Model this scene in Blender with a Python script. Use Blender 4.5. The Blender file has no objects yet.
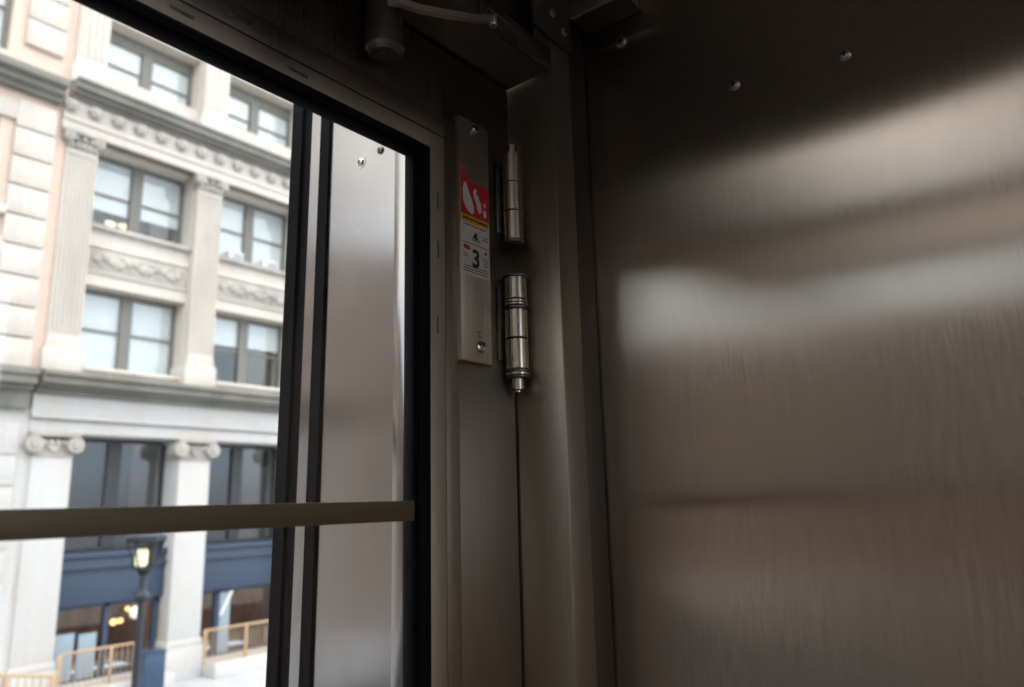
import bpy, bmesh, math, random
from mathutils import Vector, Matrix
random.seed(7)
C = bpy.context.scene.collection
S = bpy.context.scene
PI = math.pi
EYE = 1.55

# ------------------------------------------------------------------ materials
def nodes(name):
    m = bpy.data.materials.new(name); m.use_nodes = True
    nt = m.node_tree; b = nt.nodes['Principled BSDF']
    return m, nt, b
def N(nt, t, **kw):
    n = nt.nodes.new(t)
    for k, v in kw.items(): setattr(n, k, v)
    return n
def mapped_noise(nt, scale3, scale=1.0, detail=3.0, rough=.55):
    tc = N(nt, 'ShaderNodeTexCoord'); mp = N(nt, 'ShaderNodeMapping')
    mp.inputs['Scale'].default_value = scale3
    nz = N(nt, 'ShaderNodeTexNoise')
    nz.inputs['Scale'].default_value = scale; nz.inputs['Detail'].default_value = detail
    nz.inputs['Roughness'].default_value = rough
    nt.links.new(tc.outputs['Object'], mp.inputs['Vector']); nt.links.new(mp.outputs['Vector'], nz.inputs['Vector'])
    return nz
def ramp(nt, src, stops):
    r = N(nt, 'ShaderNodeValToRGB'); e = r.color_ramp.elements
    while len(e) < len(stops): e.new(.5)
    for el, (p, c) in zip(e, stops):
        el.position = p; el.color = (*c, 1) if len(c) == 3 else c
    nt.links.new(src, r.inputs['Fac']); return r
def rng(nt, src, a, b, c=0, d=1):
    r = N(nt, 'ShaderNodeMapRange')
    for k, v in zip(('From Min', 'From Max', 'To Min', 'To Max'), (c, d, a, b)): r.inputs[k].default_value = v
    nt.links.new(src, r.inputs['Value']); return r.outputs[0]

def steel(name, col=(.56, .51, .46), rough=.3, aniso=.8, grain=(1400, 1400, 9), bump=.03, smudge=.12, gv=1.0, axis=(0, 0, 1), rot=.25):
    m, nt, b = nodes(name)
    b.inputs['Metallic'].default_value = 1
    g = mapped_noise(nt, grain, 1, 2)                       # brushed grain
    s = mapped_noise(nt, (5, 5, 1.6), 1, 4)                 # handling smudges
    rg = rng(nt, g.outputs['Fac'], rough * (1 - .18 * gv), rough * (1 + .2 * gv), .25, .75)
    ad = N(nt, 'ShaderNodeMath', operation='ADD')
    nt.links.new(rg, ad.inputs[0]); nt.links.new(rng(nt, s.outputs['Fac'], -smudge * .3, smudge, .35, .75), ad.inputs[1])
    nt.links.new(ad.outputs[0], b.inputs['Roughness'])
    d = [c * (1 - .14 * gv) for c in col]; l = [min(1, c * (1 + .1 * gv)) for c in col]
    cr = ramp(nt, g.outputs['Fac'], [(.3, d), (.7, l)])
    nt.links.new(cr.outputs['Color'], b.inputs['Base Color'])
    if aniso:
        b.inputs['Anisotropic'].default_value = aniso; b.inputs['Anisotropic Rotation'].default_value = rot
        v = N(nt, 'ShaderNodeCombineXYZ')
        for i in range(3): v.inputs[i].default_value = axis[i]
        nt.links.new(v.outputs[0], b.inputs['Tangent'])
    if bump:
        bp = N(nt, 'ShaderNodeBump'); bp.inputs['Strength'].default_value = bump; bp.inputs['Distance'].default_value = .0006
        nt.links.new(g.outputs['Fac'], bp.inputs['Height']); nt.links.new(bp.outputs[0], b.inputs['Normal'])
    return m
def plain(name, col, rough=.5, metal=0, var=.1, scale=(8, 8, 8), spec=.5, emit=None, estr=0):
    m, nt, b = nodes(name)
    b.inputs['Roughness'].default_value = rough; b.inputs['Metallic'].default_value = metal
    b.inputs['Specular IOR Level'].default_value = spec
    z = mapped_noise(nt, scale, 1, 4)
    cr = ramp(nt, z.outputs['Fac'], [(.3, [c * (1 - var) for c in col]), (.7, [min(1, c * (1 + var)) for c in col])])
    nt.links.new(cr.outputs['Color'], b.inputs['Base Color'])
    if emit:
        b.inputs['Emission Color'].default_value = (*emit, 1); b.inputs['Emission Strength'].default_value = estr
    return m
def stone(name, col, stain, amount=.5, bump=.3):
    m, nt, b = nodes(name)
    b.inputs['Roughness'].default_value = .85; b.inputs['Specular IOR Level'].default_value = .2
    a = mapped_noise(nt, (1.3, 1.3, .5), 1, 5, .65); f = mapped_noise(nt, (14, 14, 14), 1, 4)
    cr = ramp(nt, a.outputs['Fac'], [(.42, col), (.72, [c * (1 - amount) + s * amount for c, s in zip(col, stain)])])
    mx = N(nt, 'ShaderNodeMixRGB', blend_type='MULTIPLY'); mx.inputs[0].default_value = .5
    fr = ramp(nt, f.outputs['Fac'], [(.3, (.8, .8, .8)), (.7, (1, 1, 1))])
    nt.links.new(cr.outputs[0], mx.inputs[1]); nt.links.new(fr.outputs[0], mx.inputs[2]); nt.links.new(mx.outputs[0], b.inputs['Base Color'])
    bp = N(nt, 'ShaderNodeBump'); bp.inputs['Strength'].default_value = bump; bp.inputs['Distance'].default_value = .02
    nt.links.new(f.outputs['Fac'], bp.inputs['Height']); nt.links.new(bp.outputs[0], b.inputs['Normal'])
    return m
def glass(name, tint=(.95, .97, .98), f0=.04, rough=0.0):
    """thin clear sheet: see-through with a mirror share that grows towards grazing"""
    m = bpy.data.materials.new(name); m.use_nodes = True; nt = m.node_tree; nt.nodes.clear()
    o = N(nt, 'ShaderNodeOutputMaterial'); mx = N(nt, 'ShaderNodeMixShader'); t = N(nt, 'ShaderNodeBsdfTransparent')
    g = N(nt, 'ShaderNodeBsdfGlossy'); lw = N(nt, 'ShaderNodeLayerWeight'); lw.inputs['Blend'].default_value = .5
    pw = N(nt, 'ShaderNodeMath', operation='POWER'); pw.inputs[1].default_value = 5
    t.inputs['Color'].default_value = (*tint, 1); g.inputs['Roughness'].default_value = rough
    nt.links.new(lw.outputs['Facing'], pw.inputs[0]); nt.links.new(rng(nt, pw.outputs[0], f0, 1), mx.inputs[0])
    nt.links.new(t.outputs[0], mx.inputs[1]); nt.links.new(g.outputs[0], mx.inputs[2]); nt.links.new(mx.outputs[0], o.inputs[0])
    return m
def brick(name, c1, c2, mortar):
    m, nt, b = nodes(name); b.inputs['Roughness'].default_value = .9
    tc = N(nt, 'ShaderNodeTexCoord'); sp = N(nt, 'ShaderNodeSeparateXYZ'); cb = N(nt, 'ShaderNodeCombineXYZ')
    nt.links.new(tc.outputs['Object'], sp.inputs[0]); nt.links.new(sp.outputs[0], cb.inputs[0]); nt.links.new(sp.outputs[2], cb.inputs[1])
    bt = N(nt, 'ShaderNodeTexBrick'); bt.inputs['Scale'].default_value = 1
    bt.inputs['Brick Width'].default_value = .24; bt.inputs['Row Height'].default_value = .085; bt.inputs['Mortar Size'].default_value = .008
    bt.inputs['Color1'].default_value = (*c1, 1); bt.inputs['Color2'].default_value = (*c2, 1); bt.inputs['Mortar'].default_value = (*mortar, 1)
    nt.links.new(cb.outputs[0], bt.inputs['Vector']); nt.links.new(bt.outputs['Color'], b.inputs['Base Color'])
    return m

M = {}
M['steel'] = steel('brushed_steel_vertical', (.45, .393, .337), .215, 1.0, grain=(460, 460, 30), bump=0, smudge=.015, gv=.55)
M['steel_back'] = steel('brushed_steel_back', (.62, .56, .50), .42, .4, bump=0)
M['steel_door'] = steel('brushed_steel_door', (.37, .325, .28), .30, .8, smudge=.12, bump=.01)
M['steel_trim'] = steel('worn_steel_trim', (.42, .37, .315), .35, .4, smudge=.2)
M['steel_worn'] = steel('worn_brown_steel', (.56, .485, .405), .52, .2, smudge=.3)
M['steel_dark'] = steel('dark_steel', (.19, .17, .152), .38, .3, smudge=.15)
M['steel_out'] = steel('brushed_steel_outdoors', (.28, .272, .272), .15, .8, bump=0, gv=.6)
M['steel_plate'] = steel('sanded_steel_plate', (.62, .55, .48), .38, .3, smudge=.1)
M['hinge'] = steel('turned_steel', (.68, .61, .53), .25, .5, grain=(4, 4, 60), bump=0, smudge=.02, gv=.2, rot=0)
M['chrome'] = plain('chrome_screw', (.62, .6, .58), .22, 1, .05)
M['zinc'] = plain('zinc_bolt', (.4, .38, .36), .35, 1, .1, (60, 60, 60))
M['black'] = plain('black_rubber', (.007, .007, .009), .7, 0, .2, spec=.05)
M['bronze'] = plain('bronze_anodised_bar', (.15, .112, .07), .42, .3, .06, (3, 60, 60))
M['cast'] = plain('cast_grey_metal', (.2, .183, .168), .35, .9, .1, (30, 30, 30))
M['paint_dark'] = plain('dark_painted_metal', (.05, .047, .045), .5, .3)
M['glass'] = glass('clear_glass')
M['pane'] = glass('facade_glass', (.93, .945, .95), .07)
M['pane_shop'] = glass('shop_glass', (.8, .84, .88), .06)
M['lime'] = stone('limestone', (.73, .675, .615), (.54, .48, .42), .5)
M['lime_low'] = stone('pale_limestone', (.645, .64, .64), (.58, .47, .36), .35)
M['lime_grey'] = stone('weathered_and_shade_limestone', (.28, .268, .24), (.18, .172, .155), .8, .6)
M['lime_carved'] = stone('carved_limestone', (.56, .52, .47), (.29, .28, .26), .8, .8)
M['brick'] = brick('pale_pink_brick', (.80, .60, .49), (.74, .55, .45), (.78, .68, .60))
M['frame'] = plain('grey_green_window_paint', (.19, .185, .165), .5)
M['frame_blue'] = plain('slate_blue_paint', (.04, .066, .112), .5, var=.06)
M['frame_navy'] = plain('dark_grey_blue_paint', (.032, .036, .045), .5, var=.06)
M['door_blue'] = plain('pale_blue_paint', (.30, .38, .45), .5, var=.06)
M['blind'] = plain('pale_roller_blind', (.86, .885, .88), .9, var=.03, scale=(.6, .6, 3))
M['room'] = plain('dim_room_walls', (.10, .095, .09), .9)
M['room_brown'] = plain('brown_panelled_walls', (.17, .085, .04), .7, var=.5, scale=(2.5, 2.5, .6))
M['gold'] = plain('tan_painted_rail', (.52, .36, .22), .45, .2)
M['white'] = plain('white_plastic', (.8, .8, .8), .5, var=.03)
M['grille'] = plain('grey_grille', (.35, .36, .38), .6)
M['lamp_iron'] = plain('blue_black_iron', (.02, .028, .045), .5)
M['lamp_glow'] = plain('lantern_lens', (.9, .85, .6), .4, emit=(1, .85, .42), estr=.7)
M['globe'] = plain('white_globe', (.95, .93, .9), .4, emit=(1, .93, .85), estr=.55)
M['bulb'] = plain('warm_bulb', (1, .7, .35), .4, emit=(1, .52, .16), estr=5.0)
M['tube'] = plain('office_light_lens', (1, .9, .7), .4, emit=(1, .84, .55), estr=1.6)
M['box_blue'] = plain('navy_painted_steel', (.035, .07, .13), .4, .1)
M['asphalt'] = plain('grey_asphalt', (.045, .045, .047), .9, var=.2, scale=(3, 3, 3))
M['pave'] = plain('pale_concrete_paving', (.52, .53, .55), .85, var=.08, scale=(2, 2, 2))
M['concrete'] = plain('grey_concrete', (.42, .41, .40), .9, var=.12)
M['floor'] = plain('ribbed_dark_floor', (.06, .058, .056), .6, var=.2, scale=(30, 3, 3))
M['red'] = plain('sticker_red', (.52, .02, .035), .4, var=.05)
M['yellow'] = plain('sticker_amber', (.68, .36, .03), .4, var=.05)
M['paper'] = plain('sticker_white', (.62, .58, .52), .4, var=.06, scale=(80, 80, 80))
M['ink'] = plain('sticker_ink', (.015, .014, .014), .5)

M['brick_mid'] = brick('tan_brick', (.44, .34, .27), (.38, .29, .23), (.4, .34, .3))
M['brick_brown'] = brick('brown_brick', (.12, .08, .062), (.10, .068, .052), (.12, .1, .09))
# ------------------------------------------------------------------ mesh helpers
class MB:
    def __init__(s): s.bm = bmesh.new()
    def box(s, x0, x1, y0, y1, z0, z1, bev=0, seg=2):
        b = bmesh.new(); r = bmesh.ops.create_cube(b, size=1)
        for v in b.verts: v.co = Vector(((x0 + x1) / 2 + v.co.x * (x1 - x0), (y0 + y1) / 2 + v.co.y * (y1 - y0), (z0 + z1) / 2 + v.co.z * (z1 - z0)))
        if bev: bmesh.ops.bevel(b, geom=b.edges[:], offset=bev, segments=seg, affect='EDGES', profile=.5)
        s.add(b); return s
    def add(s, b):
        me = bpy.data.meshes.new('t'); b.to_mesh(me); b.free(); s.bm.from_mesh(me); bpy.data.meshes.remove(me)
    def lathe(s, prof, c, axis='z', n=32, scale=(1, 1)):
        """prof: (r, t) along the axis from point c"""
        rings = []
        for r, t in prof:
            ring = []
            for i in range(n):
                a = 2 * PI * i / n; u, w = r * math.cos(a) * scale[0], r * math.sin(a) * scale[1]
                p = {'z': (u, w, t), 'y': (u, t, w), 'x': (t, u, w)}[axis]
                ring.append(s.bm.verts.new(Vector(c) + Vector(p)))
            rings.append(ring)
        for a, b in zip(rings, rings[1:]):
            for i in range(n):
                s.bm.faces.new((a[i], a[(i + 1) % n], b[(i + 1) % n], b[i]))
        s.bm.faces.new(rings[0][::-1]); s.bm.faces.new(rings[-1]); return s
    def tube(s, pts, r, n=12, flat=None):
        """round (or flat = (w, h)) bar along points"""
        pts = [Vector(p) for p in pts]; rings = []
        for i, p in enumerate(pts):
            d = (pts[min(i + 1, len(pts) - 1)] - pts[max(i - 1, 0)]).normalized()
            u = d.cross(Vector((0, 0, 1))); u = u.normalized() if u.length > 1e-4 else Vector((1, 0, 0))
            w = u.cross(d).normalized()
            if flat:
                k = [(-1, -1), (1, -1), (1, 1), (-1, 1)]
                ring = [s.bm.verts.new(p + u * a * flat[0] / 2 + w * b * flat[1] / 2) for a, b in k]
            else:
                ring = [s.bm.verts.new(p + u * r * math.cos(2 * PI * j / n) + w * r * math.sin(2 * PI * j / n)) for j in range(n)]
            rings.append(ring)
        m = len(rings[0])
        for a, b in zip(rings, rings[1:]):
            for j in range(m): s.bm.faces.new((a[j], a[(j + 1) % m], b[(j + 1) % m], b[j]))
        s.bm.faces.new(rings[0][::-1]); s.bm.faces.new(rings[-1]); return s
    def prism(s, poly, t0, t1, plane='xz'):
        """polygon extruded; plane xz -> along y, xy -> along z, yz -> along x"""
        f = {'xz': lambda a, b, t: (a, t, b), 'xy': lambda a, b, t: (a, b, t), 'yz': lambda a, b, t: (t, a, b)}[plane]
        A = [s.bm.verts.new(f(a, b, t0)) for a, b in poly]; B = [s.bm.verts.new(f(a, b, t1)) for a, b in poly]
        n = len(poly); s.bm.faces.new(A); s.bm.faces.new(B[::-1])
        for i in range(n): s.bm.faces.new((A[i], B[i], B[(i + 1) % n], A[(i + 1) % n]))
        return s
    def ball(s, c, r, sc=(1, 1, 1), u=16, v=10):
        b = bmesh.new(); bmesh.ops.create_uvsphere(b, u_segments=u, v_segments=v, radius=r)
        for q in b.verts: q.co = Vector((q.co.x * sc[0], q.co.y * sc[1], q.co.z * sc[2])) + Vector(c)
        s.add(b); return s
def obj(name, mb, mat, parent=None, smooth=True, label=None, kind=None, cat=None, group=None, origin=None):
    bm = mb.bm; bmesh.ops.recalc_face_normals(bm, faces=bm.faces)
    if parent is not None: off = world_loc(parent)
    elif origin is not None: off = Vector(origin)
    else:
        cs = [v.co for v in bm.verts]
        off = Vector(((min(c.x for c in cs) + max(c.x for c in cs)) / 2, (min(c.y for c in cs) + max(c.y for c in cs)) / 2, min(c.z for c in cs)))
    own = Vector((0, 0, 0))
    bmesh.ops.translate(bm, vec=-off, verts=bm.verts)
    me = bpy.data.meshes.new(name); bm.to_mesh(me); bm.free()
    o = bpy.data.objects.new(name, me); C.objects.link(o)
    o.data.materials.append(M[mat] if isinstance(mat, str) else mat)
    if parent is not None: o.parent = parent
    else: o.location = off
    if smooth:
        for p in me.polygons: p.use_smooth = True
        me.set_sharp_from_angle(angle=math.radians(35))
    for k, v in (('label', label), ('kind', kind), ('category', cat), ('group', group)):
        if v: o[k] = v
    return o
def world_loc(o):
    v = Vector((0, 0, 0))
    while o is not None: v += o.location; o = o.parent
    return v
def thing(name, loc, label, cat, group=None, kind=None):
    o = bpy.data.objects.new(name, None); C.objects.link(o); o.location = loc; o.empty_display_size = .05
    o['label'] = label; o['category'] = cat
    if group: o['group'] = group
    if kind: o['kind'] = kind
    return o
def struct(name, mb, mat, label, cat, smooth=True): return obj(name, mb, mat, None, smooth, label, 'structure', cat)

# ================================================================== THE CABIN
X0, X1, Y0, YB, ZC = -.72, .90, .62, -1.25, 2.40       # inner faces
YP = .54                                              # face of the post and the header lip
XJ = .80                                              # hinge jamb
# --- shell
struct('floor', MB().box(X0 - .06, X1 + .06, YB - .06, .72, -.08, 0), 'floor', 'dark ribbed cabin floor', 'floor')
struct('wall_right', MB().box(X1, X1 + .05, YB - .06, .66, 0, ZC + .05), 'steel', 'large brushed stainless steel wall panel', 'wall')
BW0, BW1, BZ0, BZ1 = -.55, .80, 1.5, 2.25  # unseen back window opening, added to brighten the door side
struct('wall_back', MB().box(X0, X1, YB - .05, YB, 0, BZ0).box(X0, X1, YB - .05, YB, BZ1, ZC).box(X0, BW0, YB - .05, YB, BZ0, BZ1).box(BW1, X1, YB - .05, YB, BZ0, BZ1), 'steel_back', 'brushed steel back wall of the cabin', 'wall')
w1 = struct('added_window_1', MB().box(BW0, BW0 + .02, YB - .035, YB - .015, BZ0, BZ1).box(BW1 - .02, BW1, YB - .035, YB - .015, BZ0, BZ1)
            .box(BW0 + .02, BW1 - .02, YB - .035, YB - .015, BZ0, BZ0 + .02).box(BW0 + .02, BW1 - .02, YB - .035, YB - .015, BZ1 - .02, BZ1), 'black', 'added unseen back window of the cabin', 'window')
obj('pane', MB().box(BW0 + .02, BW1 - .02, YB - .028, YB - .022, BZ0 + .02, BZ1 - .02), 'glass', w1)
LW0, LW1, LZ0, LZ1 = YB + .12, .57, .75, 2.27         # left wall opening, added for the right wall to reflect
lw = MB().box(X0 - .05, X0, YB - .05, .72, 0, LZ0).box(X0 - .05, X0, YB - .05, .72, LZ1, ZC + .05)
lw.box(X0 - .05, X0, YB - .05, LW0, LZ0, LZ1).box(X0 - .05, X0, LW1, .72, LZ0, LZ1)
struct('wall_left', lw, 'steel_back', 'brushed steel left wall around an added side window', 'wall')
w2 = struct('added_window_2', MB().box(X0 - .035, X0 - .015, LW0, LW0 + .02, LZ0, LZ1).box(X0 - .035, X0 - .015, LW1 - .02, LW1, LZ0, LZ1)
            .box(X0 - .035, X0 - .015, LW0 + .02, LW1 - .02, LZ0, LZ0 + .02).box(X0 - .035, X0 - .015, LW0 + .02, LW1 - .02, LZ1 - .02, LZ1), 'black', 'added unseen side window of the cabin', 'window')
obj('pane', MB().box(X0 - .028, X0 - .022, LW0 + .02, LW1 - .02, LZ0 + .02, LZ1 - .02), 'glass', w2)
# ceiling with an unseen roof light, added for the right wall's bright wedge
SK = [(.20, -.75), (-.06, .53), (-.71, .53), (-.71, -.75)]
cl = MB()
def quad_ring(outer, inner, z0, z1):
    n = 4
    for i in range(n):
        cl.prism([outer[i], outer[(i + 1) % n], inner[(i + 1) % n], inner[i]], z0, z1, 'xy')
quad_ring([(X1, YB), (X1, .72), (X0, .72), (X0, YB)], SK, ZC, ZC + .05)
struct('ceiling', cl, 'steel_dark', 'dark steel cabin ceiling with an added roof light', 'ceiling')
w3 = struct('added_window_3', MB().tube([(*p, ZC + .056) for p in SK + SK[:1]], .0, flat=(.03, .012)), 'paint_dark', 'added unseen roof light in the cabin ceiling', 'window')
obj('pane', MB().prism(SK, ZC + .02, ZC + .026, 'xy'), 'glass', w3)

# --- post, filler strip, header
p = MB().box(XJ, .848, YP, .66, 0, ZC, .003)
struct('trim_1', p, 'steel_trim', 'square steel corner post', 'post')
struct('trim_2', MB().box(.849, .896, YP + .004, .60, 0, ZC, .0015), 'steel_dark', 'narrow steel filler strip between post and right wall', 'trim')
h = MB().box(X0, XJ - .001, YP, YP + .006, 2.152, 2.186, .001)           # lip
h.box(X0, XJ - .001, YP + .006, .70, 2.152, 2.158)
h.box(X0, XJ - .001, YP + .03, YP + .036, 2.158, ZC)
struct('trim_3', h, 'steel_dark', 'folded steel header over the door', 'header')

# --- the door: leaf, gasket, glass, bar
D0, D1 = -.70, .797
WX0, WX1, WZ0, WZ1 = -.62, .629, .45, 1.993           # outside of the gasket
lf = MB()
dy0, dy1 = Y0, Y0 + .045
lf.box(WX1 + .028, D1, dy0, dy1, .02, 2.148, .0015)
lf.box(D0, WX0 - .028, dy0, dy1, .02, 2.148, .0015)
lf.box(WX0 - .028, WX1 + .028, dy0, dy1, WZ1 + .024, 2.148, .0015)
lf.box(WX0 - .028, WX1 + .028, dy0, dy1, .02, WZ0 - .024, .0015)
door = struct('door_1', lf, 'steel_door', 'brushed steel door with a large rubber-framed window', 'door')
def ring(x0, x1, z0, z1, w, y0, y1, bev, wz=None):
    wz = wz or w
    r = MB(); r.box(x0, x0 + w, y0, y1, z0, z1, bev); r.box(x1 - w, x1, y0, y1, z0, z1, bev)
    r.box(x0 + w, x1 - w, y0, y1, z1 - wz, z1, bev); r.box(x0 + w, x1 - w, y0, y1, z0, z0 + wz, bev); return r
obj('window_surround', ring(WX0 - .027, WX1 + .027, WZ0 - .023, WZ1 + .023, .0265, Y0 - .004, Y0 + .02, .0012, .0215), 'steel_worn', door, label='worn steel strip round the window')
obj('joint_seal', MB().box(WX0 - .06, WX1 + .0295, Y0 - .0012, Y0, WZ1 + .0215, WZ1 + .0255).box(WX1 + .0266, WX1 + .0294, Y0 - .0012, Y0, .3, WZ1 + .0255), 'black', door)
tr = MB().box(WX0 - .06, WX1 + .0285, Y0 - .003, Y0, WZ1 + .0255, 2.046, .0005).box(WX1 + .0295, .682, Y0 - .002, Y0, .3, 2.046, .0005)
obj('trim_strip', tr, 'steel_trim', door)
g = ring(WX0, WX1, WZ0, WZ1, .017, Y0 - .006, Y0 + .012, .003, .010)
obj('window_gasket', g, 'black', door, label='black rubber gasket')
g2 = ring(WX0 + .0175, WX1 - .0175, WZ0 + .0105, WZ1 - .0105, .0085, Y0 - .001, Y0 + .014, .002, .006)
obj('inner_gasket', g2, 'black', door)
obj('glass_pane', MB().box(WX0 + .0255, WX1 - .0255, Y0 + .004, Y0 + .010, WZ0 + .016, WZ1 - .016), 'glass', door, label='clear glass')
obj('glazing_bar', MB().box(WX0 + .015, .603, Y0 - .004, Y0 + .003, 1.5315, 1.5535, .0008), 'bronze', door, label='flat bronze-brown bar across the glass')
sl = [(.643, 1.925, 'v'), (.643, 1.86, 'v'), (.6415, 1.763, 'v'), (.43, 2.0035, 'h'), (.30, 2.0045, 'h'), (.36, 2.031, 'h')]
for x, z, o_ in sl:
    l, w_ = (.0015, .0115) if o_ == 'v' else (.012, .0019)
    obj('slot', MB().box(x - l, x + l, Y0 - .0046, Y0 - .0030, z - w_, z + w_, .0006), 'steel_dark', door)
# --- hinges
def barrel(mb, r, z0, z1, c=.0008, n=56):
    return mb.lathe([(r - c * 1.3, z0), (r, z0 + c), (r, z1 - c), (r - c * 1.3, z1)], (.782, .603, 0), n=n)
def hinge(label, r, knuckles, pins, collars, zb):
    t = thing('hinge', (.782, .603, zb), label, 'hinge', 'door hinges')
    for z0, z1 in knuckles: obj('knuckle', barrel(MB(), r, z0, z1), 'hinge', t)
    obj('core', barrel(MB(), r * .86, knuckles[-1][0] + .002, knuckles[0][1] - .002), 'ink', t, label='black groove core')
    for z0, z1, rr in pins: obj('hinge_pin', barrel(MB(), rr, z0, z1, .0006), 'hinge', t)
    for z0, z1, rr, m in collars: obj('collar', barrel(MB(), rr, z0, z1, .0006), m, t)
    obj('leaf_plate', MB().box(.782 - r - .006, .782, Y0 - .004, Y0 - .0003, knuckles[-1][0] + .012, knuckles[0][1] - .012, .0008), 'steel_dark', t)
    return t
hinge('upper steel barrel hinge, plain knuckles, pin sticking out on top', .0142,
      [(1.9910, 2.0340), (1.9480, 1.9895), (1.9045, 1.9465)], [(2.0335, 2.0485, .0076)], [(1.9000, 1.9043, .0150, 'cast'), (1.8965, 1.8998, .0140, 'ink')], 1.8965)
hinge('lower steel barrel hinge with ringed collars, pin sticking out below', .0160,
      [(1.8195, 1.8500), (1.7655, 1.8045), (1.7225, 1.7635)], [(1.6950, 1.7105, .0085), (1.6915, 1.6948, .0050)],
      [(1.8505, 1.8540, .0166, 'cast'), (1.8142, 1.8180, .0166, 'hinge'), (1.8098, 1.8134, .0172, 'hinge'), (1.8055, 1.8090, .0166, 'cast'),
       (1.7182, 1.7220, .0168, 'cast'), (1.7142, 1.7178, .0175, 'hinge'), (1.7108, 1.7138, .0165, 'cast')], 1.6915)

# --- screws: a button head with a cross recess
def screw(name, c, r, axis, label, mat='zinc', group=None, cat='screw', parent=None, washer=0):
    """axis 'x-' head points to -x, 'y-' head points to -y"""
    mb = MB(); ax = axis[0]; c = Vector(c)
    prof = [(r * .35, -r * .62), (r * .75, -r * .5), (r, -r * .16), (r, 0)]
    mb.lathe(prof, c, ax, 28)
    o = obj(name, mb, mat, parent, label=label if not parent else None, cat=cat if not parent else None, group=group)
    rc = MB(); d = -r * .64
    w, l = r * .16, r * .5
    if ax == 'x':
        rc.box(c.x + d, c.x + d * .72, c.y - l, c.y + l, c.z - w, c.z + w).box(c.x + d, c.x + d * .72, c.y - w, c.y + w, c.z - l, c.z + l)
    else:
        rc.box(c.x - l, c.x + l, c.y + d, c.y + d * .72, c.z - w, c.z + w).box(c.x - w, c.x + w, c.y + d, c.y + d * .72, c.z - l, c.z + l)
    if parent is None:
        obj('screw_recess', rc, 'ink', o)
    else: obj('screw_recess', rc, 'ink', o)
    if washer:
        wm = MB().lathe([(washer, -.0008), (washer, .0)], c, ax, 28)
        obj('washer', wm, 'zinc', o)
    return o
screw('screw', (X1, .479, 2.222), .0085, 'x-', 'dark screw in right wall, highest, near the corner post', group='right wall screws', washer=.010)
screw('screw', (X1, .315, 2.086), .0078, 'x-', 'screw in right wall, middle one of the three along its top', group='right wall screws')
screw('screw', (X1, .177, 2.072), .0078, 'x-', 'screw in right wall above the bright streak, farthest from the corner', group='right wall screws')

# --- cover plate with stickers on the door stile
PX0, PX1, PZ0, PZ1, PY = .690, .750, 1.727, 2.066, Y0 - .009
pl = thing('cover_plate', ((PX0 + PX1) / 2, Y0, PZ0), 'narrow upright steel cover plate with stickers beside the hinges', 'plate')
obj('plate', MB().box(PX0, PX1, PY, Y0 - .0006, PZ0, PZ1, .0012), 'steel_plate', pl)
sb = screw('bolt', (.722, PY, 2.056), .0062, 'y-', None, 'chrome', parent=pl)
lk = obj('bolt', MB().lathe([(.0055, -.004), (.0078, -.0025), (.0080, 0)], (.726, PY, 1.748), 'y', 32), 'chrome', pl)
obj('lock_slot', MB().box(.7275, .7315, PY - .0043, PY - .0037, 1.7485, 1.7545), 'ink', lk)
obj('punched_mark', MB().box(.719, .728, PY - .0002, PY + .0001, 1.767, 1.768).box(.7235, .7242, PY - .0002, PY + .0001, 1.7615, 1.767).box(.721, .729, PY - .0002, PY + .0001, 1.7605, 1.7612), 'ink', pl)
SX0, SX1 = .6915, .7475
st = obj('sticker', MB().prism([(SX0, 1.885), (SX1, 1.885), (SX1, 1.915), (SX0, 1.915)], PY - .0004, PY, 'xz'), 'paper', pl, label='white picture panel of the warning sticker')
obj('red_panel', MB().prism([(SX0, 1.9255), (SX1, 1.9255), (SX1, 1.975), (SX0 + .020, 1.975), (SX0 + .007, 1.985), (SX0 + .0045, 1.996), (SX0 + .001, 1.996), (SX0, 1.985)], PY - .0004, PY, 'xz'), 'red', st, label='red panel with a white hand')
obj('amber_band', MB().prism([(SX0, 1.9155), (SX1, 1.9155), (SX1, 1.925), (SX0, 1.925)], PY - .0004, PY, 'xz'), 'yellow', st)
hd = MB()                                              # white pinched hand
hd.prism([(.6945, 1.962), (.6975, 1.970), (.7010, 1.972), (.7035, 1.966), (.7075, 1.958), (.7120, 1.950), (.7165, 1.940), (.7170, 1.932), (.7130, 1.9285), (.7070, 1.930), (.7000, 1.935), (.6950, 1.944)], PY - .0007, PY - .00045, 'xz')
hd.prism([(.7150, 1.962), (.7200, 1.968), (.7240, 1.9655), (.7215, 1.960), (.7265, 1.958), (.7275, 1.953), (.7320, 1.949), (.7330, 1.938), (.7285, 1.933), (.7240, 1.9375), (.7220, 1.945), (.7175, 1.953)], PY - .0007, PY - .00045, 'xz')
hd.prism([(.7370, 1.950), (.7400, 1.953), (.7415, 1.946), (.7380, 1.944)], PY - .0007, PY - .00045, 'xz')
hd.prism([(.7360, 1.940), (.7410, 1.942), (.7430, 1.932), (.7370, 1.930)], PY - .0007, PY - .00045, 'xz')
obj('hand_symbol', hd, 'paper', st)
ln = MB()
def dashes(z, x0, x1, hgt, y=PY - .00065):
    x = x0
    while x < x1:
        w = random.uniform(.0015, .004); ln.box(x, min(x + w, x1), y, y + .00015, z, z + hgt); x += w + random.uniform(.0006, .0014)
dashes(1.9185, SX0 + .003, SX1 - .003, .0035)
dashes(1.911, SX0 + .003, SX1 - .005, .0015)
ln.box(SX0, SX1, PY - .00065, PY - .0005, 1.8995 - .0135, 1.8995 - .0128)
ln.prism([(.713, 1.895), (.718, 1.903), (.723, 1.903), (.722, 1.898), (.726, 1.894)], PY - .00065, PY - .0005, 'xz')
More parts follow.
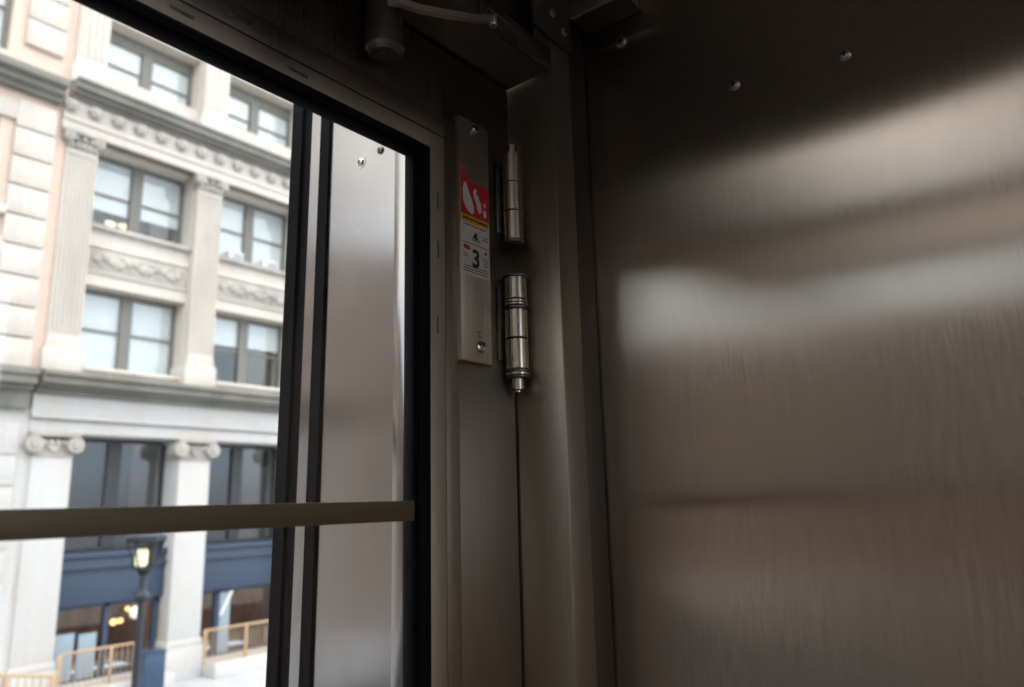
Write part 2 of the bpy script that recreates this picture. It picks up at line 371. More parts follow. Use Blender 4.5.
ln.prism([(.711, 1.892), (.730, 1.892), (.730, 1.8932), (.711, 1.8932)], PY - .00065, PY - .0005, 'xz')
for z in (1.900, 1.8965): dashes(z, .733, .744, .0011)
obj('fine_print', ln, 'ink', st)
s2 = obj('sticker', MB().prism([(SX0, 1.842), (SX1, 1.842), (SX1, 1.8845), (SX0, 1.8845)], PY - .0004, PY, 'xz'), 'paper', pl, label='white sticker with a large black 3')
rd = MB().prism([(.695, 1.8825), (.699, 1.8835), (.707, 1.8815), (.709, 1.8775), (.703, 1.876), (.696, 1.8775)], PY - .0007, PY - .00045, 'xz')
obj('red_symbol', rd, 'red', s2); rd = MB().prism([(.7375, 1.880), (.7405, 1.882), (.7425, 1.878), (.7385, 1.876)], PY - .0007, PY - .00045, 'xz')
obj('red_symbol', rd, 'red', s2)
ln = MB()
for z in (1.870, 1.8665): dashes(z, .6945, .704, .0014)
for z in (1.870, 1.8665, 1.863, 1.8595): dashes(z, .735, .745, .0012)
for z in (1.8535, 1.8500, 1.8465): dashes(z, .697 if z > 1.85 else .694, .743, .0015)
obj('fine_print', ln, 'ink', s2)
cu = bpy.data.curves.new('numeral', 'FONT'); cu.body = '3'; cu.size = .034; cu.extrude = .0001; cu.offset = .0009; cu.align_x = 'CENTER'
to = bpy.data.objects.new('tmp_text', cu); C.objects.link(to); dg = bpy.context.evaluated_depsgraph_get()
tm = bpy.data.meshes.new_from_object(to.evaluated_get(dg)); bpy.data.objects.remove(to)
mb = MB(); mb.bm.from_mesh(tm); bpy.data.meshes.remove(tm)
for v in mb.bm.verts: v.co = Vector((.7195 + v.co.x, PY - .0006 + v.co.z, 1.8555 + v.co.y))
obj('numeral', mb, 'ink', s2)

for o in [q for q in pl.children_recursive]:
    off = world_loc(o); k = PY / Y0
    for v in o.data.vertices:
        w_ = v.co + off; v.co = Vector((w_.x * k, w_.y, EYE + (w_.z - EYE) * k)) - off
# --- door closer: pivot housing on the door and its arm
cx, cy = .531, .5935
dc = thing('door_closer', (cx, cy, 2.065), 'dark door closer housing and flat arm above the window', 'door closer')
obj('housing', MB().lathe([(.0195, 2.068), (.0232, 2.072), (.0232, 2.096), (.0215, 2.099), (.0215, 2.1505)], (cx, cy, 0), n=40), 'cast', dc)
obj('end_cap', MB().lathe([(.0170, 2.0655), (.0192, 2.0682)], (cx, cy, 0), n=40), 'steel_dark', dc)
obj('cap_screw', MB().lathe([(.0025, 2.0645), (.0030, 2.0658)], (cx - .004, cy - .004, 0), n=14), 'ink', dc)
obj('arm', MB().tube([(.515, .572, 2.1175), (.524, .563, 2.117), (.549, .551, 2.116), (.584, .538, 2.122), (.600, .534, 2.127), (.621, .530, 2.133), (.645, .5255, 2.143)], .0, flat=(.008, .0075)), 'steel_plate', dc)
obj('arm_joint', MB().lathe([(.0050, 2.136), (.0062, 2.138), (.0062, 2.149), (.004, 2.152)], (.650, .5255, 0), n=24), 'zinc', dc)
obj('arm_bracket', MB().box(.640, .72, .522, YP - .0005, 2.1525, 2.158, .001).box(.640, .72, YP - .005, YP - .0005, 2.158, 2.18, .001), 'steel_dark', dc)

# --- bracket on top of the post and beam stub on the right wall
br = thing('corner_bracket', (.785, YP, 2.20), 'dark bolted steel bracket at the top of the corner post', 'bracket')
obj('plate', MB().box(.753, .846, YP - .006, YP - .0005, 2.200, ZC - .002, .001), 'paint_dark', br)
obj('tab', MB().prism([(.500, 2.240), (.530, 2.232), (.534, 2.232), (.534, ZC - .002), (.500, ZC - .002)], .7535, .7585, 'yz'), 'steel_trim', br)
screw('bolt', (.797, YP - .006, 2.240), .0065, 'y-', None, 'zinc', parent=br)
screw('bolt', (.826, YP - .006, 2.224), .0065, 'y-', None, 'zinc', parent=br)
bs = thing('ceiling_angle', (.88, .48, 2.258), 'short dark steel channel fixed high on right wall', 'bracket')
obj('web', MB().box(.852, X1 - .0005, .446, .535, 2.258, 2.263, .0008), 'paint_dark', bs)
obj('flange', MB().box(.846, .852, .446, .535, 2.258, ZC - .002, .0008), 'steel_plate', bs)
obj('end_lip', MB().box(.853, X1 - .0005, .446, .450, 2.264, ZC - .002, .0008), 'steel_trim', bs)

# ================================================================== OUTSIDE THE DOOR
struct('landing_slab', MB().box(X0 - .1, 1.2, .725, 1.35, -.12, -.01), 'concrete', 'concrete landing outside the door', 'landing')
struct('landing_pier', MB().box(X0 - .1, 1.2, YB - .1, 1.35, -2.95, -.125), 'concrete', 'concrete base under the cabin', 'base')
XO = .80
def lean(y0, y1, x0, x1, fix0=False):
    """upright strip whose edges lean slightly outwards towards the bottom"""
    k = lambda y, z: y + (2.25 - z) * .014
    return [(y0 if fix0 else k(y0, -.01), -.01), (k(y1, -.01), -.01), (k(y1, 2.75), 2.75), (y0 if fix0 else k(y0, 2.75), 2.75)], x0, x1, 'yz'
struct('wall_outside', MB().prism(*lean(.70, 1.036, XO, XO + .04, True)), 'steel_out', 'brushed steel side panel outside the window', 'wall')
struct('trim_4', MB().box(XO - .004, XO - .0005, .837, .862, -.01, 2.75, .001), 'steel_out', 'pale steel edge strip of the outside panel', 'trim')
struct('trim_5', MB().prism(*lean(1.0365, 1.0615, XO - .005, XO + .04)), 'black', 'dark steel strip beside the outside panel', 'trim')
struct('trim_6', MB().prism(*lean(1.0620, 1.0880, XO - .006, XO + .04)), 'steel_out', 'pale steel frame strip of the outside panel', 'trim')
struct('trim_7', MB().prism(*lean(1.0885, 1.113, XO - .004, XO + .04)).prism(*lean(1.115, 1.146, XO - .010, XO + .04)), 'black', 'black rubber edge of the outside panel', 'trim')
screw('bolt', (XO, .952, 2.141), .0078, 'x-', 'chrome domed bolt on outside panel, one with bright washer', 'chrome', 'outside panel bolts', 'bolt', washer=.0115)
screw('bolt', (XO, .901, 2.147), .0072, 'x-', 'dark bolt on outside panel close to the door window edge', 'cast', 'outside panel bolts', 'bolt')

# ================================================================== THE STREET
ZS = -2.95
struct('street', MB().box(-70, 60, 8.31, 15.5, ZS - .3, ZS).box(-70, -1.41, .3, 8.3, ZS - .3, ZS).box(-4.6, 12, -20, YB - .11, ZS - .3, ZS), 'asphalt', 'grey asphalt street', 'street')
struct('near_sidewalk', MB().box(-1.4, 60, 1.36, 8.3, ZS - .3, ZS + .10), 'concrete', 'concrete sidewalk on the near side of the street', 'sidewalk')
struct('sidewalk', MB().box(-70, 60, 15.52, 23.5, ZS - .3, ZS + .10), 'pave', 'pale concrete sidewalk along the buildings', 'sidewalk')
ZW = ZS + .10
def at(x, z, y):                                       # a point measured on the y=20 plane, moved along its sight line
    return x * y / 20, EYE + (z - EYE) * y / 20

# ---- limestone building
BX0, BX1 = 6.845, 18.7
BT = 18.5
PITCH = 3.63
pc = [7.40 + PITCH * k for k in range(4)]
lb = thing('limestone_building', (12.5, 20.5, ZW), 'pale limestone office building with fluted pilasters and paired windows', 'building')
YW = 20.8                                              # window plane
YS = 20.32                                             # spandrel plane
# wall body: bands between window rows (bays), solid behind
lev = {'shop': (-2.45, -.72), 'mezz': (.62, 3.38), 'two': (5.10, 7.20), 'three': (8.80, 10.93), 'four': (13.12, 14.72)}
lev = {k: (EYE + (a - EYE) * YW / 20, EYE + (b - EYE) * YW / 20) for k, (a, b) in lev.items()}
wb = MB()
wb.box(BX0, BX1, YS, YW + .5, lev['mezz'][1], lev['two'][0] - .12)
wb.box(BX0, BX1, YS, YW + .5, lev['two'][1], lev['three'][0] - .14)
wb.box(BX0, BX1, YS, YW + .5, lev['three'][1], lev['four'][0] - .05)
wb.box(BX0, BX1, YS, YW + .5, lev['four'][1], BT)
wb.box(BX0, BX1, YW + 3.2, YW + 3.4, ZW, BT)
for z0, z1 in ((lev['mezz'][0], lev['mezz'][1]), (lev['two'][0] - .12, lev['two'][1]), (lev['three'][0] - .14, lev['three'][1]), (lev['four'][0] - .05, lev['four'][1])):
    for c in pc: wb.box(c - .40, c + .40, YS, YW + .5, z0, z1)
obj('wall', wb, 'lime', lb)
obj('brick_pier', MB().box(BX0, 7.02, 20.12, 20.31, 4.9, BT), 'brick', lb)
obj('street_pier', MB().box(BX0, 7.02, 20.07, 20.31, ZW, 4.4), 'lime_low', lb)
# pilasters
def fluted(mb, x0, x1, yf, yb, z0, z1, n=7):
    w = (x1 - x0) / (2 * n + 1)
    mb.box(x0, x1, yf + .05, yb, z0, z1)
    for i in range(n + 1): mb.box(x0 + 2 * i * w, x0 + (2 * i + 1) * w, yf, yf + .05, z0 + .15, z1 - .12, .012, 1)
    mb.box(x0, x1, yf, yf + .05, z0, z0 + .15); mb.box(x0, x1, yf, yf + .05, z1 - .12, z1)
for k, c in enumerate(pc):
    mb = MB(); fluted(mb, c - .385, c + .385, 20.0, YW, 5.78, 10.88)
    q = obj('upper_pilaster', mb, 'lime', lb)
    mb = MB().box(c - .47, c + .47, 19.93, YW, 4.99, 5.55, .02).box(c - .43, c + .43, 19.96, YW, 5.55, 5.66, .03).box(c - .41, c + .41, 19.98, YW, 5.66, 5.78, .03)
    obj('base', mb, 'lime', q)
    mb = MB().box(c - .39, c + .39, 19.98, YW, 10.88, 11.18)
    for sx in (-1, 1):
        mb.lathe([(.13, -.16), (.15, -.10), (.15, .10), (.13, .16)], (c + sx * .37, 20.02, 11.17), 'y', 18)
        mb.lathe([(.05, -.2), (.06, -.16)], (c + sx * .37, 20.02, 11.17), 'y', 12)
    for i in range(5): mb.ball((c - .30 + .15 * i, 19.97, 10.98), .075, (1, .8, 1.4), 10, 8)
    for i in range(3): mb.ball((c - .2 + .2 * i, 19.95, 11.17), .09, (1, .8, .9), 10, 8)
    mb.box(c - .52, c + .52, 19.86, YW, 11.26, 11.36, .02)
    obj('capital', mb, 'lime_carved', q)
    # the top storey order
    mb = MB().box(c - .39, c + .39, 19.98, YW, 13.35, 17.4)
    for i in range(4): mb.box(c - .30 + .17 * i, c - .22 + .17 * i, 19.95, 19.98, 13.6, 17.2, .01, 1)
    q = obj('top_pilaster', mb, 'lime', lb)
    obj('base', MB().box(c - .48, c + .48, 19.90, YW, 12.72, 13.18, .02).box(c - .44, c + .44, 19.94, YW, 13.18, 13.35, .03), 'lime', q)
    # street-level pilaster
    cl_ = c + .01 + .015 * k
    q = obj('lower_pilaster', MB().box(cl_ - .455, cl_ + .455, 20.0, YW + .2, -1.85, 2.88, .015), 'lime_low', lb)
    obj('plinth', MB().box(cl_ - .53, cl_ + .53, 19.92, YW + .2, ZW, -2.02, .02).box(cl_ - .50, cl_ + .50, 19.95, YW + .2, -2.02, -1.85, .03), 'lime_low', q)
    mb = MB().box(cl_ - .46, cl_ + .46, 19.97, YW, 2.88, 2.94, .01).box(cl_ - .45, cl_ + .45, 20.0, YW, 2.94, 3.22)
    for sx in (-1, 1):
        mb.lathe([(.19, -.15), (.215, -.09), (.215, .3), (.19, .4)], (cl_ + sx * .46, 19.98, 3.17), 'y', 22)
        mb.lathe([(.08, -.19), (.10, -.15)], (cl_ + sx * .46, 19.98, 3.17), 'y', 14)
    for i in range(4): mb.ball((cl_ - .24 + .16 * i, 19.97, 3.22), .085, (1, .8, 1.1), 10, 8)
    mb.prism([(cl_ - .2, 3.16), (cl_, 2.98), (cl_ + .2, 3.16)], 19.94, 20.0, 'xz')
    mb.box(cl_ - .56, cl_ + .56, 19.84, YW, 3.36, 3.46, .02)
    obj('capital', mb, 'lime_carved', q)
# entablature over the street storey, its ledge
mb = MB().box(BX0, BX1, 20.02, YW, 3.46, 3.80, .01).box(BX0, BX1, 19.96, YW, 3.80, 4.40, .015).box(BX0, BX1, 19.90, YW, 3.80, 3.87, .015)
obj('entablature', mb, 'lime_low', lb)
mb = MB()
for (y, z0, z1) in ((19.80, 4.40, 4.52), (19.62, 4.52, 4.60), (19.45, 4.60, 4.78), (19.35, 4.78, 4.90)):
    mb.box(BX0, BX1, y, YW - .4, z0, z1, .02)
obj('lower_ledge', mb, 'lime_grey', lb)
# entablature under the upper ledge with rosettes
mb = MB().box(BX0, BX1, 19.98, YW, 11.36, 11.62, .01).box(BX0, BX1, 19.93, YW, 11.62, 11.74, .02).box(BX0, BX1, 19.98, YW, 11.74, 12.24, .01)
en = obj('upper_entablature', mb, 'lime', lb)
x = 6.98
while x < 18.6:
    m2 = MB().ball((x, 19.92, 12.02), .165, (1, .9, 1), 14, 10)
    for i in range(6): m2.ball((x + .13 * math.cos(i * PI / 3), 19.86, 12.02 + .12 * math.sin(i * PI / 3)), .065, (1, .7, 1), 8, 6)
    obj('rosette', m2, 'lime_carved', en); x += .605
mb = MB()
for (y, z0, z1) in ((19.88, 12.24, 12.34), (19.74, 12.34, 12.44), (19.60, 12.44, 12.62), (19.54, 12.62, 12.72)):
    mb.box(BX0 + .12, BX1, y, YW - .3, z0, z1, .02)
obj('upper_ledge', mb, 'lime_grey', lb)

def blind_part(w, x0, x1, z0, z1, y): obj('blind', MB().box(x0, x1, y, y + .02, z0, z1), 'blind', w)
def win(x0, x1, z0, z1, y, blinds, mat='frame', pane='pane', mid=.5, head=.0, fw=.09, mw=.30):
    """paired sash window; blinds = how far down (0..1) each sash's blind hangs"""
    f = MB().box(x0, x0 + fw, y, y + .12, z0, z1).box(x1 - fw, x1, y, y + .12, z0, z1)
    f.box(x0 + fw, x1 - fw, y, y + .12, z0, z0 + .08).box(x0 + fw, x1 - fw, y, y + .12, z1 - .10 - head, z1)
    c = (x0 + x1) / 2; f.box(c - mw / 2, c + mw / 2, y - .03, y + .12, z0 + .08, z1 - .10 - head)
    zz1 = z1 - .10 - head; zm = z0 + .08 + (zz1 - z0 - .08) * mid
    for a, b in ((x0 + fw, c - mw / 2), (c + mw / 2, x1 - fw)): f.box(a, b, y + .04, y + .09, zm - .035, zm + .035)
    w = obj('window', f, mat, lb)
    obj('pane', MB().box(x0 + fw, c - mw / 2, y + .06, y + .07, z0 + .08, zz1).box(c + mw / 2, x1 - fw, y + .06, y + .07, z0 + .08, zz1), pane, w)
    for (a, b), d in zip(((x0 + fw, c - mw / 2), (c + mw / 2, x1 - fw)), blinds):
        if d > 0: blind_part(w, a, b, zz1 - (zz1 - z0 - .08) * d, zz1, y + .10)
    r = MB().box(x0, x1, y + 2.0, y + 2.05, z0, z1).box(x0, x1, y + .2, y + 2.0, z0 - .02, z0).box(x0, x1, y + .2, y + 2.0, z1, z1 + .02)
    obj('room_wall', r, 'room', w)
    return w
hand = {('two', 0): (1, 1), ('two', 1): (.42, .40), ('three', 0): (.72, .70), ('three', 1): (1, 1), ('four', 0): (1, 1), ('four', 1): (.8, 1), ('two', 2): (.6, 1), ('three', 2): (.5, .7), ('four', 2): (1, .7)}
for k in range(3):
    xa, xb = pc[k] + .405, pc[k + 1] - .405
    for L, hd_, md in (('two', 0, .5), ('three', 0, .5), ('four', .28, .42)):
        win(xa, xb, lev[L][0], lev[L][1], YW, hand[(L, k)], mid=md, head=hd_)
    # window reveals, sills, carved panels
    obj('sill', MB().box(xa - .10, xb + .10, YS - .16, YW, lev['three'][0] - .14, lev['three'][0], .02), 'lime_carved', lb)
    obj('sill', MB().box(xa - .10, xb + .10, YS - .1, YW, lev['two'][0] - .12, lev['two'][0], .02), 'lime', lb)
    z0, z1 = 7.84, 8.44
    mb = MB().box(xa + .05, xb - .05, YS - .05, YS, z0, z1, .01)
    xx = xa + .3
    i = 0
    while xx < xb - .2:
        mb.ball((xx, YS - .06, (z0 + z1) / 2 + .08 * math.sin(i * 1.7)), .13, (1.1, .55, 1), 10, 8); mb.ball((xx + .1, YS - .05, (z0 + z1) / 2 - .14 + .28 * (i % 2)), .075, (1.4, .6, .9), 8, 6)
        xx += .2; i += 1
    obj('spandrel_panel', mb, 'lime_carved', lb)
    obj('panel_moulding', MB().box(xa - .02, xb + .02, YS - .07, YS, z1 + .02, z1 + .08, .01).box(xa - .02, xb + .02, YS - .07, YS, z0 - .08, z0 - .02, .01), 'lime', lb)
    obj('shade_soffit', MB().box(pc[k] + .41, pc[k + 1] - .41, 20.0, YW - .01, 11.335, 11.355), 'lime_grey', lb)  # dark stone colour paints the shade under the entablature
    # mezzanine window
    z0, z1 = lev['mezz']
    w = win(xa, xb, z0, z1, YW, (0, 0), 'frame_navy', 'pane_shop', .32, fw=.11, mw=.34)
    # blue fascia band over the shop
    ff = obj('shop_fascia', MB().box(pc[k] + .47, pc[k + 1] - .45, 20.36, 20.9, -.70, .42, .02).box(pc[k] + .47, pc[k + 1] - .45, 20.28, 20.9, .42, .56, .02).box(pc[k] + .47, pc[k + 1] - .45, 20.24, 20.9, .16, .22, .01), 'frame_blue', lb)
    # shop front: posts, panes, a pale door, room behind
    x0, x1 = pc[k] + .48, pc[k + 1] - .46
    f = MB()
    for xx in ([x0, x0 + 1.30, x1 - .12] if k != 1 else [x0, x0 + .72, x1 - .12]): f.box(xx, xx + .12, 20.55, 20.7, -2.45, -.72)
    f.box(x0, x1, 20.5, 20.75, -2.55, -2.45).box(x0, x1, 20.55, 20.7, -.80, -.70)
    sf = obj('shop_front', f, 'frame_blue', lb)
    obj('pane', MB().box(x0 + .12, x1 - .12, 20.62, 20.63, -2.45, -.8), 'pane_shop', sf)
    if k == 1: obj('door_leaf', MB().box(x0 + .84, x0 + 1.16, 20.50, 20.56, -2.45, -.8, .01), 'door_blue', sf)
    else: obj('door_leaf', MB().box(x0 + .14, x0 + .62, 20.50, 20.56, -2.45, -1.35, .01).box(x0 + .72, x0 + 1.14, 20.50, 20.56, -2.45, -1.40, .01), 'door_blue', sf)
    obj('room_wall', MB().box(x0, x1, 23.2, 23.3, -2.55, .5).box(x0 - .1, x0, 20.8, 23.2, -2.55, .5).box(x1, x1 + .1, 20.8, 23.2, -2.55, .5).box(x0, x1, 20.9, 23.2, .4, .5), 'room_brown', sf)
    # low white wall under the shop front
    obj('shop_plinth', MB().box(pc[k] + .56, pc[k + 1] - .56, 19.3, 20.45, ZW, -2.48, .02), 'lime_low', lb)

# ---- brick corner building with stone quoins
bb = thing('brick_building', (0, 20.5, ZW), 'pale pink brick building with white stone quoins at the picture edge', 'building')
QX0, QX1 = 5.82, 6.72
w = MB()
wx = [(-12.5, -10.3), (-9.4, -7.2), (-6.3, -4.1), (-3.2, -1.0), (.0, 2.2), (3.1, 5.52)]
rows = [(5.6, 7.6), (8.9, 11.15), (12.95, 15.5)]
zprev = 4.9
def row_boxes(z0, z1):
    xp = -14.0
    for a, b in wx: w.box(xp, a, 20.12, 20.9, z0, z1); xp = b
    w.box(xp, 6.84, 20.12, 20.9, z0, z1)
for z0, z1 in rows:
    w.box(-14, 6.84, 20.12, 20.9, zprev, z0); row_boxes(z0, z1); zprev = z1
w.box(-14, 6.84, 20.12, 20.9, zprev, 16.8)
obj('wall', w, 'brick', bb)
obj('street_wall', MB().box(-14, 6.84, 20.05, 20.9, ZW, 4.0).box(-14, 5.9, 19.95, 20.05, ZW, -2.0, .02), 'lime_low', bb)
mb = MB()
for i in range(9):
    z = ZW + .72 * i
    if z + .70 < 4.0: mb.box(5.0, 6.62, 19.96, 20.05, z, z + .70, .015)
obj('stone_block_courses', mb, 'lime_low', bb)
z = 4.93; step = .757
while z < 16.4:
    if not (12.0 < z + step and z < 12.55):
        obj('quoin', MB().box(QX0, QX1, 19.98, 20.12, z + .035, min(z + step, 16.6) - .012, .02), 'lime', bb)
    z += step
mb = MB()
for (y, z0, z1) in ((19.85, 3.98, 4.42), (19.70, 4.42, 4.54), (19.50, 4.54, 4.74), (19.42, 4.74, 4.92)): mb.box(-14, 6.755, y, 20.5, z0, z1, .02)
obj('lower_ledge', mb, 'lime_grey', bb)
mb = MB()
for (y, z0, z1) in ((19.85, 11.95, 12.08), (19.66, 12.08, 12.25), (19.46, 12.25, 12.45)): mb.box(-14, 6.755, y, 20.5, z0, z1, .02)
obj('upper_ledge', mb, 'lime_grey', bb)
for z0, z1 in rows:
    for a, b in wx:
        f = MB().box(a, a + .12, 20.35, 20.5, z0, z1).box(b - .12, b, 20.35, 20.5, z0, z1).box(a, b, 20.35, 20.5, z0, z0 + .1).box(a, b, 20.35, 20.5, z1 - .1, z1)
        f.box(a + .12, b - .12, 20.38, 20.46, (z0 + z1) / 2 - .04, (z0 + z1) / 2 + .04)
        ww = obj('window', f, 'frame', bb)
        obj('pane', MB().box(a + .12, b - .12, 20.41, 20.42, z0 + .1, z1 - .1), 'pane', ww)
        if z0 > 12: obj('blind', MB().box(a + .12, b - .12, 20.5, 20.52, z0 + .1, z1 - .1), 'blind', ww)
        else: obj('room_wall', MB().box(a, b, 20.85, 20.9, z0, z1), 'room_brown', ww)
        if z0 < 12:
            obj('lintel', MB().box(a - .2, b + .35, 20.0, 20.12, z1 + .02, z1 + .5, .02), 'lime', bb)
            obj('sill', MB().box(a - .15, b + .3, 19.92, 20.12, z0 - .25, z0 - .02, .02), 'lime', bb)
obj('top_course', MB().box(-14, 6.84, 19.8, 20.9, 16.8, 17.4, .03), 'lime', bb)

# ---- window air conditioners
def aircon(x, z, label):
    t = thing('air_conditioner', (x, YW - .25, z), label, 'air conditioner', 'window air conditioners')
    obj('casing', MB().box(x - .24, x + .24, YW - .30, YW + .03, z, z + .36, .015), 'white', t)
    g = MB()
    for i in range(6): g.box(x - .12, x + .20, YW - .312, YW - .302, z + .05 + i * .045, z + .072 + i * .045)
    obj('grille', g, 'grille', t)
zt = lev['three'][0]
aircon(at(11.93, 0, 20.6)[0], zt + .002, 'white air conditioner in the left sash of the upper right window')
aircon(at(13.12, 0, 20.6)[0], zt + .002, 'white air conditioner in right sash, half cut off by black frame')
# office lights seen low in the third-floor window
def office_light(px, pz, tilt, label):
    x, z = at(px, pz, 21.6)
    t = thing('office_light', (x, 21.6, z), label, 'light', 'lights inside the upper window')
    obj('diffuser', MB().ball((x, 21.6, z), .11, (1.5 if tilt == 0 else 1.9, .6, .75), 16, 10), 'tube', t)
    obj('hanger', MB().tube([(x, 21.6, z + .05), (x, 21.6, lev['three'][1])], .008, 6), 'grille', t)
office_light(8.25, 9.10, 0, 'smaller warm light low inside the upper left window')
office_light(8.62, 9.12, 1, 'longer warm light low inside the upper left window, by the centre post')

# ---- shop lights
def pendant(px, pz, r, label, y=21.5):
    x, z = at(px, pz, y)
    t = thing('pendant_lamp', (x, y, z), label, 'lamp', 'pendant lamps inside the shop')
    obj('bulb', MB().ball((x, y, z), r), 'bulb', t)
    obj('cord', MB().tube([(x, y, z + r * .8), (x, y, .4)], .012, 6), 'ink', t)
pendant(9.17, -1.145, .085, 'orange pendant lamp in shop, lower left of the cluster')
pendant(9.34, -1.135, .07, 'orange pendant lamp in shop, close right of lower left one')
pendant(9.50, -.87, .065, 'orange pendant lamp in shop, small one just under the band', 22.1)
pendant(9.47, -1.09, .06, 'orange pendant lamp in shop, nearest the white globe', 22.5)
def globe_lamp():
    x, z = at(9.72, -.98, 20.2)
    t = thing('globe_lamp', (x, 20.2, z), 'white globe lamp seen beside the lamp post', 'lamp')
    obj('globe', MB().ball((x, 20.2, z), .16), 'globe', t)
    obj('stem', MB().tube([(x, 20.2, z + .15), (x, 20.2, z + .45), (x, 20.355, z + .47)], .02, 8), 'lamp_iron', t)
globe_lamp()
lt = obj('hanging_sign', MB().prism([(12.30, -1.42), (12.40, -1.42), (12.72, -.78), (12.62, -.78)], 20.44, 20.47, 'xz'), 'white', None, label='slanted white strip hanging in the right shop window', cat='sign')

# ---- railings in front of the shops
def railing(x0, x1, y, zt, zb, posts, label, drop=0.0, arc=False):
    t = thing('railing', ((x0 + x1) / 2, y, zb), label, 'railing', 'tan railings on the sidewalk')
    zz = lambda x: zt - drop * (x - x0) / (x1 - x0)
    obj('top_rail', MB().tube([(x0, y, zz(x0) - (.12 if arc else 0)), (x0 + .06, y, zz(x0) - .03 * arc), (x0 + .16, y, zz(x0)), (x1, y, zz(x1))], .03, 10), 'gold', t)
    obj('bottom_rail', MB().tube([(x0, y, zb + .06), (x1, y, zb + .06)], .016, 8), 'gold', t)
    for xx in posts: obj('post', MB().box(xx - .035, xx + .035, y - .03, y + .03, zb, zz(xx), .006), 'gold', t)
    n = int((x1 - x0) / .13)
    for i in range(1, n):
        xx = x0 + (x1 - x0) * i / n
        if min(abs(xx - q) for q in posts) > .05: obj('baluster', MB().box(xx - .009, xx + .009, y - .009, y + .009, zb + .06, zz(xx) - .02), 'gold', t)
yr = 19.5
railing(*[at(a, 0, yr)[0] for a in (7.95, 9.86)], yr, at(0, -1.72, yr)[1], -2.478, [at(a, 0, yr)[0] for a in (8.0, 9.18, 9.82)], 'tan railing before the shop left of the stone pillar', arc=True)
railing(*[at(a, 0, yr)[0] for a in (11.62, 14.3)], yr, at(0, -1.70, yr)[1], -2.478, [at(a, 0, yr)[0] for a in (11.65, 12.92, 14.25)], 'tan railing before the shop right of the stone pillar')
railing(5.2, 7.0, 17.6, -1.40, ZW, [5.3, 6.1, 6.95], 'low tan railing at bottom left corner, sloping down', drop=.34)

# ---- street lamp
def street_lamp(x, y):
    t = thing('street_lamp', (x, y, ZW), 'blue-black lamp post with a glowing lantern', 'street lamp')
    z0 = ZW; b = .97
    obj('pole', MB().lathe([(.16, 0), (.16, .25), (.11, .35), (.10, .9), (.05, 1.0), (.042, 1.1), (.034, 3.50), (.034, 3.56)], (x, y, z0), n=20), 'lamp_iron', t)
    obj('collar', MB().lathe([(.05, .70), (.075, .715), (.075, .75), (.05, .77), (.038, .80), (.032, .93), (.06, .965)], (x, y, 0), n=20), 'lamp_iron', t)
    cage = MB().lathe([(.05, 0), (.09, .015), (.09, .035)], (x, y, b), n=8)
    for i in range(6):
        a = PI / 6 + i * PI / 3
        cage.tube([(x + .085 * math.cos(a), y + .085 * math.sin(a), b + .03), (x + .165 * math.cos(a), y + .165 * math.sin(a), b + .285)], .009, 6)
    obj('lantern_frame', cage, 'lamp_iron', t)
    obj('lantern_cap', MB().lathe([(.175, .275), (.195, .295), (.195, .335), (.15, .36), (.08, .42), (.025, .44), (.025, .50)], (x, y, b), n=8), 'lamp_iron', t)
    obj('lantern_lens', MB().lathe([(.04, .05), (.056, .07), (.058, .19), (.045, .215)], (x - .035, y - .01, b), n=14), 'lamp_glow', t)
    obj('lantern_panel', MB().prism([(x + .045, b + .04), (x + .085, b + .04), (x + .155, b + .28), (x + .045, b + .28)], y - .06, y + .08, 'xz'), 'lamp_iron', t)
street_lamp(3.69, 7.5)
# ---- navy street box beside the pillar
kx, ky = 9.675, 18.95
kb = thing('street_box', (kx, ky, ZW), 'navy blue metal street box left of the stone pillar', 'box')
obj('body', MB().box(kx - .26, kx + .26, ky - .2, ky + .2, ZW + .08, -1.84, .03), 'box_blue', kb)
obj('lid', MB().box(kx - .28, kx + .28, ky - .22, ky + .22, -1.84, -1.79, .02), 'box_blue', kb)
obj('plinth', MB().box(kx - .22, kx + .22, ky - .16, ky + .16, ZW, ZW + .08), 'ink', kb)

# ---- unseen buildings on the left, added for the steel wall to reflect
def added_building(name, label, x0, x1, y0, y1, zt, mat, face, nx, nz):
    """face 'y' : windows on the y0 side, face 'x' : on the x1 side"""
    fb = thing(name, ((x0 + x1) / 2, (y0 + y1) / 2, ZW), label, 'building')
    obj('wall', MB().box(x0, x1, y0, y1, ZS, zt), mat, fb)
    obj('roof_cornice', MB().box(x0 - .3, x1 + .3, y0 - .3, y1 + .3, zt, zt + .5, .05), 'lime', fb)
    for j in range(nz):
        z = 1.6 + j * 3.5
        if z + 2 > zt: break
        for i in range(nx):
            if face == 'y':
                x = x0 + (i + .3) * (x1 - x0) / nx
                w_ = obj('window', MB().box(x, x + 1.5, y0 - .1, y0, z, z + 2), 'frame', fb)
                obj('pane', MB().box(x + .1, x + 1.4, y0 - .12, y0 - .101, z + .1, z + 1.9), 'room', w_)
            else:
                y = y0 + (i + .3) * (y1 - y0) / nx
                w_ = obj('window', MB().box(x1, x1 + .1, y, y + 1.5, z, z + 2), 'frame', fb)
                obj('pane', MB().box(x1 + .101, x1 + .12, y + .1, y + 1.4, z + .1, z + 1.9), 'room', w_)
added_building('added_corner_building', 'added unseen warm brick building farther down the street', -60, -17, 20.3, 32, 11.0, 'brick_mid', 'y', 12, 3)
added_building('added_street_end_building', 'added unseen brown building closing the far end of the street', -62, -46, -20, 18, 11.5, 'brick_brown', 'x', 10, 3)

added_building('added_neighbour_building', 'added unseen dark brown building on the near side of the street', -44, -5, -20, .2, 7.5, 'brick_brown', 'x', 8, 4)  # added to shade the street and the side window
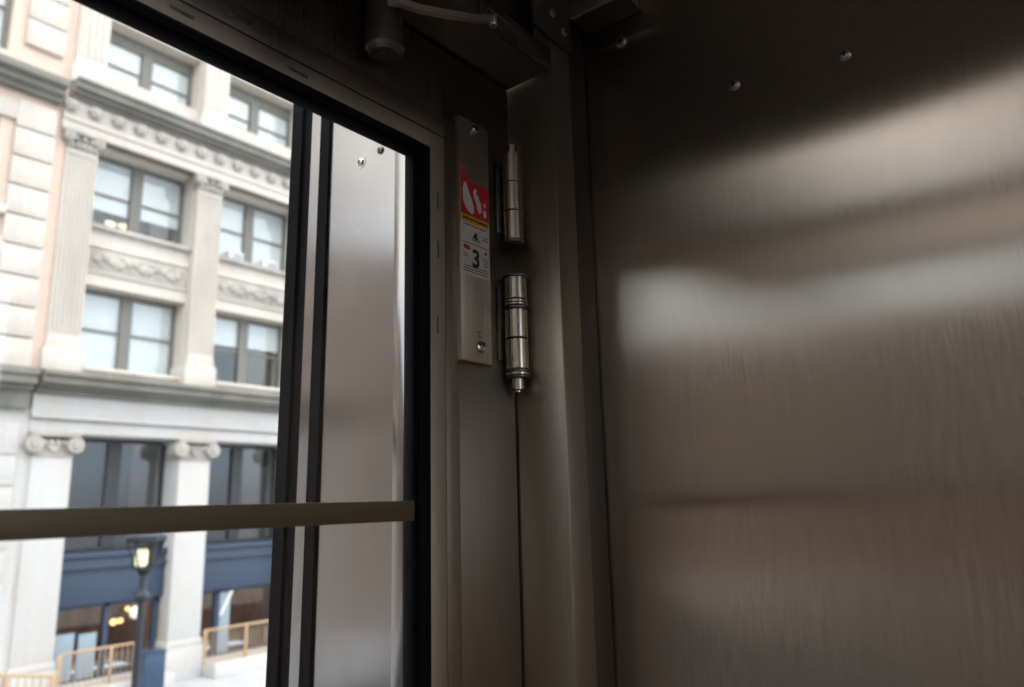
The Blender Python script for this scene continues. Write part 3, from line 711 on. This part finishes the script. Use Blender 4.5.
# ================================================================== LIGHT
wd = bpy.data.worlds.new('sky'); S.world = wd; wd.use_nodes = True
nt = wd.node_tree; bg = nt.nodes['Background']
tc = N(nt, 'ShaderNodeTexCoord'); sp = N(nt, 'ShaderNodeSeparateXYZ'); nt.links.new(tc.outputs['Generated'], sp.inputs[0])
cr = ramp(nt, sp.outputs['Z'], [(0.0, (.55, .56, .58)), (.05, (.80, .89, 1.0)), (.30, (.84, .91, 1.0)), (.42, (1.36, 1.30, 1.21)), (1.0, (1.34, 1.32, 1.30))])
nt.links.new(cr.outputs[0], bg.inputs['Color']); bg.inputs['Strength'].default_value = 2.75
def point(x, y, z, e, col, r=.3):
    l = bpy.data.lights.new('shop_light', 'POINT'); l.energy = e; l.color = col; l.shadow_soft_size = r
    o = bpy.data.objects.new('shop_light', l); C.objects.link(o); o.location = (x, y, z)
for k in range(3): point((pc[k] + pc[k + 1]) / 2 + .4, 22.0, -.3, 60, (1, .62, .32))

# ================================================================== CAMERA
f, pitch, yaw, roll = 744.906194, .208570849, .663415943, -.0258067425
F = Vector((math.cos(yaw) * math.cos(pitch), math.sin(yaw) * math.cos(pitch), math.sin(pitch)))
R = Vector((math.sin(yaw), -math.cos(yaw), 0)); U = R.cross(F)
c_, s_ = math.cos(roll), math.sin(roll); R, U = c_ * R + s_ * U, -s_ * R + c_ * U
cam = bpy.data.cameras.new('camera'); co = bpy.data.objects.new('camera', cam); C.objects.link(co)
mw = Matrix((R, U, -F)).transposed().to_4x4(); mw.translation = Vector((0, 0, EYE)); co.matrix_world = mw
cam.sensor_fit = 'HORIZONTAL'; cam.sensor_width = 36; cam.lens = f * 36 / 1024; cam.clip_start = .02; cam.clip_end = 300
cam.dof.use_dof = True; cam.dof.focus_distance = 1.0; cam.dof.aperture_fstop = 4.0
S.camera = co
S.view_settings.view_transform = 'Standard'; S.view_settings.look = 'None'
S.view_settings.exposure = 0; S.view_settings.gamma = 1; S.view_settings.use_curve_mapping = False
S.cycles.max_bounces = 12; S.cycles.transparent_max_bounces = 16; S.cycles.glossy_bounces = 8
S.cycles.sample_clamp_indirect = 6
